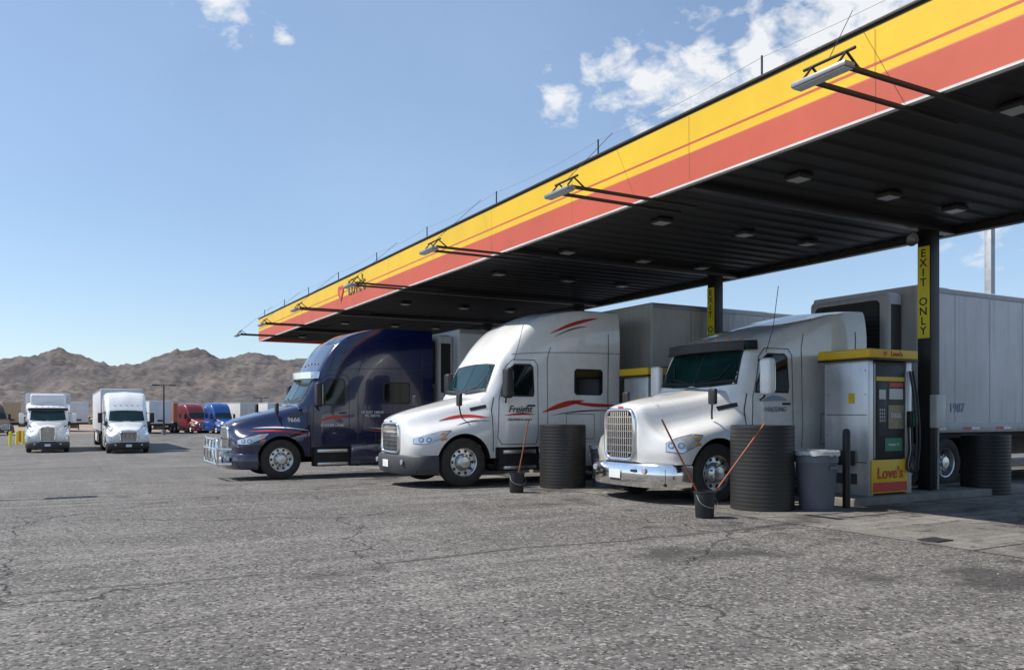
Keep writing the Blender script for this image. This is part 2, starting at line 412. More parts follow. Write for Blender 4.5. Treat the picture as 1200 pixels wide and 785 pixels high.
    mobj("licence_plate",[(-.135,-.16,.40),(-.135,.16,.40),(-.135,.16,.55),(-.135,-.16,.55)],[(0,1,2,3)],whtxt,E)
    for s in(-1,1):
        lathe("fog_lamp",[(.001,0),(.05,0),(.055,.02)],(-.07,s*.72,.52) if kind=='A' else(-.06,s*.70,.55),'x',[lamp_g],E,16)
        if kind=='B':box("tow_slot",-.10,-.04,s*.45-.1,s*.45+.1,.52,.57,blackpl,E,.01)
    box("under_body",.10,min(5.3,L+.2),-.5,.5,.50,.85,under,E,.02)
    box("lower_front_box",.12,.42,-1.05,1.05,.30,.62,under,E,.03)
    box("firewall_box",1.80,L-.05,-1.1,1.1,.55,.84,under,E,.02)
    if bar:
        bb=[(-.05,-1.15),(-.32,-1.0),(-.38,-.5),(-.38,0),(-.38,.5),(-.32,1.0),(-.05,1.15)]
        for z in(.42,.78,1.02):
            k=1 if z<1 else .78
            tube("guard_tube",[(x,y*k,z) for x,y in bb[(0 if z<1 else 1):(7 if z<1 else 6)]],.035,chrome,E,False,4,True)
        for y in(-.98,-.55,0,.55,.98):
            tube("guard_upright",[(-.34,y,.36),(-.39,y,.6),(-.36,y*.9,1.04)],.03,chrome,E,False,4,True)
        for y in(-.77,.77):
            tube("guard_ring",[(-.37,y-.2,.42),(-.37,y-.2,.98),(-.37,y+.18,.98),(-.37,y+.2,.42)],.024,chrome,E,False,4,True)
    for s in(-1,1):
        wheel(E,wx,1.18,s,"front_wheel")
        wheel(E,6.05,1.24,s,"drive_wheel",True)
        wheel(E,7.35,1.24,s,"drive_wheel",True)
        if L>4.5:
            lathe("fuel_tank",[(.001,2.95),(.30,2.95),(.33,2.99),(.33,4.25),(.30,4.29),(.001,4.29)],(0,s*.88,.60),'x',[alu],E,32)
            for x in(3.2,4.0):
                lathe("tank_strap",[(.332,x-.03),(.337,x-.03),(.337,x+.03),(.332,x+.03)],(0,s*.88,.60),'x',[chrome],E,32)
            box("battery_box",4.4,L,s*1.0-.2,s*1.0+.2,.40,.82,greypl,E,.02)
        box("step_upper",2.05,2.85,s*1.10-.10,s*1.10+.10,.66,.74,alu,E,.01)
        box("step_lower",2.05,2.85,s*1.10-.12,s*1.10+.12,.33,.40,alu,E,.01)
        box("step_housing",1.98,2.92,s*1.0-.14,s*1.0+.14,.30,.84,under,E,.02)
        if kind=='A':
            box("side_skirt",2.94,L+.02,s*1.20-.02,s*1.20+.02,.34,.86,paint,E,.015)
            box("mudflap_quarter",5.5,5.52,s*.95-.28,s*.95+.28,.5,1.1,blackpl,E,0)
        box("frame_rail",.6,8.1,s*.42-.05,s*.42+.05,.72,.98,under,E,.01)
        box("rear_mudflap",8.0,8.02,s*.95-.3,s*.95+.3,.25,1.0,blackpl,E,0)
    box("fifth_wheel",6.2,7.3,-.45,.45,.98,1.08,under,E,.02)
    box("cab_back",L,L+.04,-1.1,1.1,.85,min(3.0,roof-.6),greypl,E,.01)
    if markers:
        for i in(-2,-1,0,1,2):
            y=i*.32
            o,d=Vector((2.22,y,6)),Vector((0,0,-1));h=T.ray_cast(o,d)
            if h[0]:box("roof_marker_lamp",2.20,2.26,y-.03,y+.03,h[0].z-.02,h[0].z+.025,amber,E,.01)
    if kind=='B' or paint==blue:
        vp=[(2.12,-1.13),(1.95,-.98),(1.80,-.5),(1.76,0),(1.80,.5),(1.95,.98),(2.12,1.13)]
        planband("sun_visor",vp,wt-.09,wt+.08,.03,blackpl if kind=='B' else chrome,E,-.06)
    if detail:
        tube("antenna",[(2.3,-1.12,2.5),(2.42,-1.2,3.0),(2.5,-1.25,3.75 if roof<3.7 else 3.4)],.006,blackpl,E)
    return E,T
def trailer(name,loc,rz,skin,length=14.6,reefer=False,zt=4.1,w=1.295,parent_name=None):
    E=empty(name,loc,rz)
    z0=1.12
    box("cargo_box",0,length,-w,w,z0+.14,zt,skin,E,.05,3)
    for s in(-1,1):
        vs=[];fs=[]
        x=1.2
        while x<length-.3:
            k=len(vs);y=s*(w+.004)
            vs+=[(x-.012,y,z0+.2),(x+.012,y,z0+.2),(x+.012,y,zt-.12),(x-.012,y,zt-.12)];fs.append((k,k+1,k+2,k+3));x+=1.22
        mobj("panel_seams",vs,fs,galv,E)
        box("bottom_rail",.0,length,s*w-.02,s*w+.02,z0,z0+.2,galv,E,.008)
        box("top_rail",.05,length-.05,s*w-.012,s*w+.014,zt-.13,zt-.03,galv,E,.006)
        vs=[];fs=[];ii=[];x=.3;c=0
        while x<length-.4:
            k=len(vs);y=s*(w+.024);l=.28
            vs+=[(x,y,z0+.06),(x+l,y,z0+.06),(x+l,y,z0+.11),(x,y,z0+.11)];fs.append((k,k+1,k+2,k+3));ii.append(c%2);c+=1;x+=l if c%2 else l+.6
        mobj("reflective_tape",vs,fs,[redp,whtxt],E,None,ii)
        tube("landing_leg",[(2.7,s*.8,z0),(2.7,s*.8,.32)],.06,greypl,E)
        box("landing_foot",2.55,2.85,s*.8-.13,s*.8+.13,.27,.33,greypl,E,.01)
        for x in(length-2.8,length-1.55):wheel(E,x,1.26,s,"trailer_wheel",True,white)
        box("side_skirt",4.2,length-4.2,s*(w-.06)-.01,s*(w-.06)+.01,.42,z0,skin,E,.006)
    box("floor_frame",.05,length-.05,-w+.08,w-.08,z0-.12,z0+.13,under,E,.01)
    box("bogie",length-3.6,length-.8,-.5,.5,.6,1.0,under,E,.02)
    if reefer:
        box("refrigeration_unit",-.50,-.004,-.98,.98,1.95,3.95,skin,E,.12,4)
        g=rrect(.80,2.55,3.80,.12)
        mobj("unit_grille",[(-.506,a,z) for a,z in g],[tuple(range(len(g)))],blackpl,E)
        for i in range(14):
            z=2.62+i*.085
            box("grille_slat",-.53,-.508,-.76,.76,z,z+.028,greypl,E,.004,1)
        box("unit_side_grille",-.40,-.10,-.986,-.981,2.3,3.7,blackpl,E,0)
        box("unit_lower_panel",-.515,-.502,-.7,.7,2.05,2.45,greypl,E,.004,1)
    else:
        box("front_connection_box",-.06,-.004,-.35,.35,1.5,1.75,greypl,E,.01)
    return E
# ---------------------------------------------------------------- parked trucks
HW=1.235
t1,T1=tractor("semi_truck",(3.72,20.6+HW,-.15),0,blue,'A',bar=True,L=5.25,roof=4.0,square=True)
panel("white_stripe",swoosh(.5,1.30,1.9,1.22,.05,.03),PL_near,T1,whtxt,t1,.008)
panel("red_stripe",swoosh(.4,1.22,1.9,1.12,.05,.04),PL_near,T1,redp,t1,.008)
panel("door_graphic",swoosh(2.05,1.45,2.85,1.55,.06,.07),PL_near,T1,redp,t1,.008)
panel("sleeper_graphic",swoosh(3.4,1.30,5.0,1.42,-.1,.03),PL_near,T1,whtxt,t1,.008)
panel("sleeper_graphic_red",swoosh(3.4,1.22,5.0,1.38,-.1,.04),PL_near,T1,redp,t1,.008)
text("unit_number","9666",(1.45,-1.18,1.50),.16,RY,whtxt,t1)
text("door_lettering","CARRIER LINES",(2.42,-1.262,1.36),.09,RY,whtxt,t1)
text("sleeper_lettering","US DOT 148230\nMC 220715",(3.5,-1.262,1.65),.09,RY,whtxt,t1)
trailer("semi_trailer",(9.8,20.7+1.295,-.2),0,trailw,14.6,True,4.1)
t2,T2=tractor("semi_truck",(6.12,15.0+HW,0),0,white,'A',bump_m=greypl,L=5.05,roof=3.90,markers=False)
panel("hood_swoosh",swoosh(.70,1.36,1.74,1.42,.07,.065),PL_near,T2,redp,t2,.008)
panel("hood_swoosh",swoosh(1.0,1.27,1.78,1.35,.05,.022),PL_near,T2,greypl,t2,.008)
panel("side_swoosh",swoosh(3.0,1.54,4.1,1.80,.04,.12),PL_near,T2,redp,t2,.008)
panel("side_swoosh",swoosh(3.7,1.76,5.0,1.70,-.03,.08),PL_near,T2,redp,t2,.008)
panel("side_swoosh_thin",swoosh(3.2,1.47,5.0,1.57,.05,.03),PL_near,T2,greypl,t2,.008)
panel("roof_swoosh",swoosh(3.2,3.25,4.5,3.66,.05,.08),PL_near,T2,redp,t2,.008)
panel("roof_swoosh",swoosh(3.3,3.18,4.2,3.46,.05,.03),PL_near,T2,greypl,t2,.008)
text("door_lettering","Freight",(2.42,-1.262,1.60),.20,RY,bktxt,t2,shear=.3)
panel("door_underline",swoosh(2.05,1.47,2.8,1.49,.02,.05),PL_near,T2,redp,t2,.008)
text("door_lettering","DELIVERING DAILY",(2.42,-1.262,1.38),.07,RY,bktxt,t2)
trailer("semi_trailer",(12.1,15.0+1.295,0),0,trailt,14.6,False,4.12)
t3,T3=tractor("semi_truck",(8.54,10.2+HW,0),0,white,'B',bump_m=chrome,L=4.85,roof=3.54)
text("door_lettering","HAULING",(2.42,-1.262,1.58),.12,RY,grtxt,t3,shear=.2)
panel("door_graphic",swoosh(2.1,1.72,2.75,1.74,.05,.10),PL_near,T3,mat("pale_blue_vinyl",(.35,.45,.6),.5),t3,.008)
text("hood_lettering","579",(1.45,-1.215,1.28),.07,RY,mblue,t3)
tr3=trailer("semi_trailer",(14.9,10.15+1.295,0),0,trailw,14.6,True,4.08)
text("trailer_number","1987",(1.25,-1.304,1.62),.26,RY,grtxt,tr3)
text("trailer_number","1987",(6.5,-1.304,3.5),.30,RY,grtxt,tr3)
# ---------------------------------------------------------------- distant vehicles
def T_(u,v):return (u,v,zg(v))
d1,_=tractor("semi_truck",T_(3.6,54.0),math.pi/2,white,'A',False,bump_m=blackpl,roof=3.72)
trailer("semi_trailer",T_(3.6,60.2),math.pi/2,trailw,14.6)
d2,_=tractor("box_truck",T_(-.7,58.0),math.pi/2,white,'B',False,bump_m=greypl,L=3.2,roof=3.2)
box("cargo_body",3.35,10.5,-1.27,1.27,1.15,3.75,trailw,d2,.04)
box("wind_deflector",2.6,3.3,-1.0,1.0,2.9,3.7,white,d2,.15,4)
def cam2w(px,D):
    R=(px-600)/950*D
    return .8737*R+.4866*D,-.4866*R+.8737*D
def far_trailer(px,D,ang,skin,reefer=False):
    u,v=cam2w(px,D);trailer("semi_trailer",(u,v,zg(v)),ang,skin,13.5,reefer)
def far_tractor(px,D,ang,p,kind='A',roof=3.88):
    u,v=cam2w(px,D);e,_=tractor("semi_truck",(u,v,zg(v)),ang,p,kind,False,roof=roof)
va=math.pi/2+math.radians(29.1)
far_trailer(92,112,va+math.radians(-14),trailw)
far_trailer(188,100,va+math.radians(-22),trailw)
far_tractor(238,103,va-math.radians(14),dred)
far_tractor(268,100,va-math.radians(18),mblue)
far_trailer(214,122,va-math.radians(26),mat("rust_trailer",(.25,.09,.05),.6))
far_trailer(292,116,va-math.radians(22),trailt)
far_trailer(324,118,va-math.radians(26),trailw)
far_tractor(6,92,va,brownp)
far_tractor(-28,88,va,white)
far_trailer(14,112,va+.1,mat("ochre_trailer",(.4,.3,.18),.6))
# ---------------------------------------------------------------- canopy
UF,UB=7.93,14.64;V0,V1=-14.0,38.1;HB,HT=4.82,5.84
can=empty("fuel_station_canopy")
def fascia(name,u,sgn,v0,v1):
    fr=[0,.03,.42,.455,.56,.575,.975,1.0]
    mi=[3,0,1,0,2,1,4]
    vs=[];fs=[];ids=[]
    n=int((v1-v0)/1.5)
    for i in range(n+1):
        v=v0+(v1-v0)*i/n
        for f in fr:vs.append((u+.006*noise.noise(Vector((v*1.7,f*2,u))),v,HT-(HT-HB)*f))
    K=len(fr)
    for i in range(n):
        for k in range(K-1):
            fs.append((i*K+k,(i+1)*K+k,(i+1)*K+k+1,i*K+k+1));ids.append(mi[k])
    mobj(name,vs,fs,[yel,sal,sal2,capd,trimw],can,None,ids)
    vs=[];fs=[]
    for i in range(1,n,2):
        v=v0+(v1-v0)*i/n;k=len(vs);uu=u-sgn*.010
        vs+=[(uu,v-.003,HB+.05),(uu,v+.003,HB+.05),(uu,v+.003,HT-.05),(uu,v-.003,HT-.05)];fs.append((k,k+1,k+2,k+3))
    mobj(name+"_panel_joints",vs,fs,mat("joint_brown",(.42,.17,.04),.7),can)
fascia("front_fascia",UF,1,V0,V1)
fascia("rear_fascia",UB,-1,V0,V1)
box("front_fascia_core",UF+.012,UF+.14,V0,V1,HB+.002,HT-.002,capd,can,0)
box("rear_fascia_core",UB-.14,UB-.012,V0,V1,HB+.002,HT-.002,capd,can,0)
box("front_cap",UF-.03,UF+.16,V0,V1,HT,HT+.035,capd,can,.005)
box("front_bottom_trim",UF-.015,UF+.06,V0,V1,HB-.012,HB-.001,trimw,can,.003)
box("end_fascia_yellow",UF+.15,UB-.15,V1-.1,V1,HB+.5,HT,yel,can,0)
box("end_fascia_salmon",UF+.15,UB-.15,V1-.1,V1,HB,HB+.497,sal,can,0)
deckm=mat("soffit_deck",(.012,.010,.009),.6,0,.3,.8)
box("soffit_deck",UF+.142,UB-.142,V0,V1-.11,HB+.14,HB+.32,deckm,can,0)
v=V0+.4
vs=[];fs=[]
while v<V1-.3:
    k=len(vs);z=HB+.11
    for (a,b_,c) in((UF+.15,v,z+.029),(UF+.15,v+.05,z),(UF+.15,v+.1,z+.029)):
        vs.append((a,b_,c))
    for (a,b_,c) in((UB-.15,v,z+.029),(UB-.15,v+.05,z),(UB-.15,v+.1,z+.029)):
        vs.append((a,b_,c))
    fs+=[(k,k+1,k+4,k+3),(k+1,k+2,k+5,k+4)];v+=.42
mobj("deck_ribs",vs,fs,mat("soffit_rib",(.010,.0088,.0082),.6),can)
CU=13.8
cols=[-2.0,3.6,9.2,14.7,20.6,26.6,32.7]
for cv in cols:
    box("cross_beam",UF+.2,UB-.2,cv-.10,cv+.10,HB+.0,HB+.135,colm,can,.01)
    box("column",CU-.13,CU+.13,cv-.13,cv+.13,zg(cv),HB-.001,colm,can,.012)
    box("column_base_plate",CU-.22,CU+.22,cv-.22,cv+.22,zg(cv)+.12,zg(cv)+.15,colm,can,.005)
for cv in[-4+3.05*i for i in range(14)]:
    for cu in(9.3,11.3,13.0):
        if abs(min(abs(cv-c) for c in cols))<.3:continue
        box("soffit_light_housing",cu-.15,cu+.15,cv-.15,cv+.15,HB+.06,HB+.13,capd,can,.02)
        box("soffit_light_lens",cu-.12,cu+.12,cv-.12,cv+.12,HB+.045,HB+.059,lensd,can,.004,1)
AL=1.5
for i,av in enumerate((.6,5.35,10.0,14.8,19.8,25.2,30.0,34.6)):
    for dv in(-.2,.2):
        box("light_arm",UF-AL,UF+.9,av+dv-.022,av+dv+.022,HB-.066,HB-.020,polem,can,.005,1)
    tube("arm_brace",[(UF-AL+.25,av-.2,HB-.04),(UF-AL+.05,av-.2,HB+.10),(UF-AL-.1,av-.2,HB-.08)],.014,polem,can)
    tube("arm_brace",[(UF-AL+.25,av+.2,HB-.04),(UF-AL+.05,av+.2,HB+.10),(UF-AL-.1,av+.2,HB-.08)],.014,polem,can)
    tube("arm_crossbar",[(UF-AL+.05,av-.3,HB+.10),(UF-AL+.05,av+.3,HB+.10)],.016,polem,can)
    tube("arm_guy",[(UF-AL+.05,av,HB+.10),(UF+.04,av+.9,HT+.30)],.0045,polem,can,False,1)
    box("flood_light",UF-AL-.17,UF-AL-.02,av-.36,av+.28,HB-.13,HB-.075,galv,can,.018)
    box("flood_light_lens",UF-AL-.155,UF-AL-.035,av-.34,av+.26,HB-.142,HB-.131,lens,can,.004,1)
mv=[-3.4+3.68*i for i in range(12)]
for m_ in mv:
    tube("roof_mast",[(UF+.05,m_,HT),(UF+.05,m_,HT+.32)],.014,polem,can)
wp=[]
for a,b_ in zip(mv[:-1],mv[1:]):
    for k in range(6):
        t=k/6;wp.append((UF+.05,a+(b_-a)*t,HT+.30-.06*math.sin(math.pi*t)))
wp.append((UF+.05,mv[-1],HT+.30))
tube("roof_wire",wp,.003,galv,can,False,1)
text("brand_lettering","Love's",(UF-.018,24.0,HT-.40),.66,RX,mat("logo_dark",(.16,.10,.02),.5),can)
def heart(name,c,s,m,parent,flip='x'):
    P=[]
    for i in range(28):
        t=2*math.pi*i/28;x=16*math.sin(t)**3;z=13*math.cos(t)-5*math.cos(2*t)-2*math.cos(3*t)-math.cos(4*t)
        P.append((x*s/34,z*s/34))
    if flip=='x':vs=[(c[0],c[1]+a,c[2]+b) for a,b in P]
    else:vs=[(c[0]+a,c[1],c[2]+b) for a,b in P]
    return mobj(name,vs,[tuple(range(28))],m,parent)
heart("brand_heart",(UF-.018,25.6,HT-.42),.66,redp,can);heart("brand_heart_inner",(UF-.024,25.55,HT-.44),.34,orange,can)
for cv in(9.2,14.7,20.6):
    s=empty("exit_only_sign",(CU-.14,cv,3.70))
    box("sign_plate",-.012,.006,-.115,.115,-.83,.83,yel2,s,.003,1)
    for k,ch in enumerate("EXIT ONLY"):
        if ch!=' ':text("sign_letter",ch,(-.016,0,.70-.175*k),.20,RX,bktxt,s)
spk=empty("loudspeaker",(CU-.14,9.32,4.66));lathe("horn",[(.001,0),(.05,-.02),(.11,-.14),(.12,-.15),(.10,-.12),(.001,-.05)],(0,0,0),'x',[galv],spk,24)
jb=empty("electrical_box",(CU,9.07,1.55));box("box_body",-.17,.10,-.14,-.0,-.3,.3,trimw,jb,.02);tube("conduit",[(0,-.05,-.3),(0,-.05,-1.4)],.02,galv,jb)
# ---------------------------------------------------------------- islands + pumps
for iv in(3.7,9.3,14.1,19.5,25.0,31.0):
    isl=empty("fuel_island_kerb",(0,iv,zg(iv)))
    box("kerb",11.2,16.6,-.55,.55,-.1,.13,conc_k,isl,.03,3)
def pump(u0,v0,base,du=1.2,dv=.95,H=2.46):
    p=empty("fuel_dispenser",(u0,v0,base))
    box("cabinet",.04,du*.14,.03,dv-.03,0,H-.16,steel,p,.015)
    box("cabinet_rear",du*.86,du-.02,.03,dv-.03,0,H-.16,steel,p,.015)
    box("pump_core",du*.14+.004,du*.86-.004,.10,dv-.10,.0,H-.16,greypl,p,.01)
    box("top_canopy",-.04,du+.04,-.05,dv+.05,H-.155,H,yel,p,.02,3)
    box("top_trim",-.045,du+.045,-.055,dv+.055,H-.19,H-.157,capd,p,.005)
    for z in(.55,1.35):box("seam",.034,.039,.06,dv-.06,z,z+.012,greypl,p,0)
    box("door_lock",.03,.038,.45,.50,.95,1.0,blackpl,p,0)
    for z in(.30,1.0,1.7,2.1):
        for y in(.09,dv-.09):lathe("bolt",[(.001,-.006),(.012,-.004),(.014,0)],(.038,y,z),'x',[galv],p,8)
    box("vent_louvre",.032,.038,.25,dv-.25,.18,.36,greypl,p,0)
    box("inspection_sticker",.0335,.0375,.30,.42,1.55,1.72,yel,p,0)
    box("bezel",du*.15,du*.85,.05,.098,.62,H-.20,blackpl,p,.01)
    box("bezel_frame_left",du*.15,du*.19,.035,.049,.62,H-.24,galv,p,.004)
    box("crind_panel",du*.24,du*.44,.040,.049,1.0,1.9,greypl,p,.004)
    box("card_screen",du*.27,du*.41,.034,.0395,1.62,1.78,lens,p,0)
    for r_ in range(4):
        for c_ in range(3):
            x=du*(.275+.045*c_);box("key",x,x+.035,.032,.0395,1.42-.06*r_,1.46-.06*r_,galv,p,0)
    box("display",du*.50,du*.80,.044,.049,1.62,1.80,lens,p,0)
    box("price_panel",du*.48,du*.82,.044,.049,1.12,1.52,mat("price_panel",(.25,.22,.14),.3,0,.5,22),p,0)
    box("green_panel",du*.40,du*.78,.0385,.0485,.74,.96,green,p,0)
    box("yellow_strip",du*.22,du*.83,.0435,.0487,1.93,2.0,yel,p,0)
    box("warning_label",du*.50,du*.80,.0440,.0489,1.83,1.90,redp,p,0)
    box("lower_panel_yellow",du*.08,du*.86,.005,.028,.04,.60,yel,p,.008)
    box("lower_panel_red",du*.10,du*.84,.0015,.0045,.06,.22,redp,p,0)
    text("lower_lettering","Love's",(du*.47,-.004,.37),.27,RY,redp,p)
    text("top_lettering","Love's",(du*.55,-.054,H-.08),.12,RY,mat("logo_red_dark",(.3,.03,.01),.5),p)
    heart("top_heart",(du*.30,-.053,H-.08),.11,redp,p,'y')
    text("label","DIESEL",(du*.65,.041,1.34),.10,RY,whtxt,p)
    text("label","Number 15",(du*.59,.036,.85),.06,RY,whtxt,p)
    for k,x in enumerate((du*.90,du*.97)):
        tube("hose",[(x,.0,H-.35),(x+.03,-.07,H-.9),(x+.01,-.09,.55),(x-.04,-.07,.38),(x-.04,-.02,.8),(x-.02,.01,1.2)],.019,blackpl,p,False,3,True)
        box("nozzle",x-.05,x+.03,-.05,.025,1.15,1.42,green if k else blackpl,p,.015)
    box("squeegee_bin",-.08,.03,dv*.3,dv*.6,.5,.75,blackpl,p,.01)
    return p
pump(11.72,8.88,.13)
pump(10.9,13.65,.13,1.1,.9,2.36)
pump(11.5,19.1,zg(19.5)+.13)
pump(11.5,24.6,zg(25)+.13)
pump(11.72,3.3,.13)
def barrel(u,v,r,h):
    b=empty("black_barrel",(u,v,zg(v)))
    pr=[(.001,.0),(r,.0)]
    n=int(h/.062)
    for i in range(n):
        z=h*i/n;pr+=[(r-.003,z+.002),(r,z+h/n*.25),(r,z+h/n*.75),(r-.003,z+h/n*.98)]
    pr+=[(r,h),(r-.015,h+.012),(r-.035,h),(r-.04,h-.05),(.001,h-.05)]
    lathe("shell",pr,(0,0,0),'z',[ribbed],b,56,None,50)
    return b
barrel(9.72,9.3,.49,1.31);barrel(9.05,14.1,.475,1.27);barrel(15.3,9.05,.42,1.1);barrel(9.0,19.5,.475,1.27)
def bin_(u,v,r=.33,h=.92):
    b=empty("trash_can",(u,v,zg(v)))
    pr=[(.001,0),(r*.74,0),(r*.78,.03),(r*.93,h*.80),(r*.98,h*.82),(r*.98,h*.93),(r*1.02,h*.94),(r*1.04,h),(r*.98,h),(r*.95,h*.9),(r*.75,.1)]
    lathe("bin_body",pr,(0,0,0),'z',[greyb],b,36)
    vs=[];fs=[];n=60
    for i in range(n):
        a=2*math.pi*i/n;k=noise.noise(Vector((math.cos(a)*3,math.sin(a)*3,u)))*.03
        for rr,zz in((r*.93,h*.86),(r*1.0,h+.012),(r*1.055,h+.005),(r*1.06+k*.3,h-.05-abs(k)*1.5)):vs.append((rr*math.cos(a),rr*math.sin(a),zz))
    for i in range(n):
        j=(i+1)%n
        for k in range(3):fs.append((i*4+k,j*4+k,j*4+k+1,i*4+k+1))
    mobj("liner",vs,fs,liner,b,50)
    for s in(-1,1):box("handle",-.07,.07,s*r*1.0-.02,s*r*1.0+.02,h*.70,h*.76,greyb,b,.01)
    return b
bin_(10.35,8.78);bin_(9.85,13.75,.3,.85)
def bucket(u,v,tops):
    b=empty("wash_bucket",(u,v,zg(v)))
    lathe("bucket_body",[(.001,0),(.125,0),(.13,.01),(.15,.36),(.158,.365),(.158,.385),(.148,.385),(.145,.3),(.13,.1),(.001,.1)],(0,0,0),'z',[blackpl],b,28)
    tube("bucket_handle",[(-.155,0,.34),(-.15,-.1,.22),(0,-.17,.16),(.15,-.1,.22),(.155,0,.34)],.005,galv,b,False,2,True)
    for k,(dx,dy,z) in enumerate(tops):
        tube("squeegee_handle",[(-dx*.05,-dy*.05,.10),(dx,dy,z)],.014,wood,b)
        box("brush_head",-.10-.02*k,.10,-.04,.04,.08,.17,blackpl,b,.01)
def imgvec(dxpx,D):
    R=dxpx/950*D
    return .8737*R,-.4866*R
dx,dy=imgvec(-50,11.8);ex,ey=imgvec(70,11.8)
bucket(8.15,8.9,[(dx,dy,1.42),(ex,ey,1.36)])
dx,dy=imgvec(14,15.5)
bucket(7.62,13.5,[(dx,dy,1.38)])
bo=empty("steel_bollard",(10.95,8.70,0));lathe("post",[(.001,1.27),(.05,1.25),(.06,1.2),(.06,0)],(0,0,0),'z',[colm],bo,20)
# ---------------------------------------------------------------- lamps / poles
def lamp(u,v,h,name="street_lamp",head=True):
    e=empty(name,(u,v,zg(v)))
    lathe("pole",[(.001,h),(.07,h),(.11,.5),(.11,0)],(0,0,0),'z',[polem],e,16)
    lathe("concrete_base",[(.001,.6),(.24,.6),(.26,.55),(.26,-.1)],(0,0,0),'z',[conc_k],e,20)
    if head:
        tube("arm",[(-.9,0,h-.05),(.9,0,h-.05)],.04,polem,e)
        for s in(-1,1):box("lamp_head",s*.9-.4,s*.9+.4,-.25,.25,h-.12,h+.02,polem,e,.03)
lamp(-4.9,19.4,6.0)
u,v=cam2w(192,96);lamp(u,v,5.9)
u,v=cam2w(306,135);lamp(u,v,5.2)
e=empty("sign_pole",(40.1,23.5,zg(23.5)));box("pole",-.17,.17,-.17,.17,0,11.2,galv,e,.02)
e=empty("antenna_pole",(27,29,zg(29)));tube("pole",[(0,0,0),(0,0,6.6)],.03,galv,e)
for px,D in((12,62),(20,64),(27,66)):
    u,v=cam2w(px,D);e=empty("yellow_bollard",(u,v,zg(v)));lathe("post",[(.001,1.1),(.09,1.08),(.10,1.0),(.10,0)],(0,0,0),'z',[yel2],e,16)
u,v=cam2w(24,70);e=empty("traffic_barrel",(u,v,zg(v)));lathe("drum",[(.001,1.0),(.22,1.0),(.25,.8),(.27,.4),(.3,.05),(.36,.0)],(0,0,0),'z',[orange],e,20)
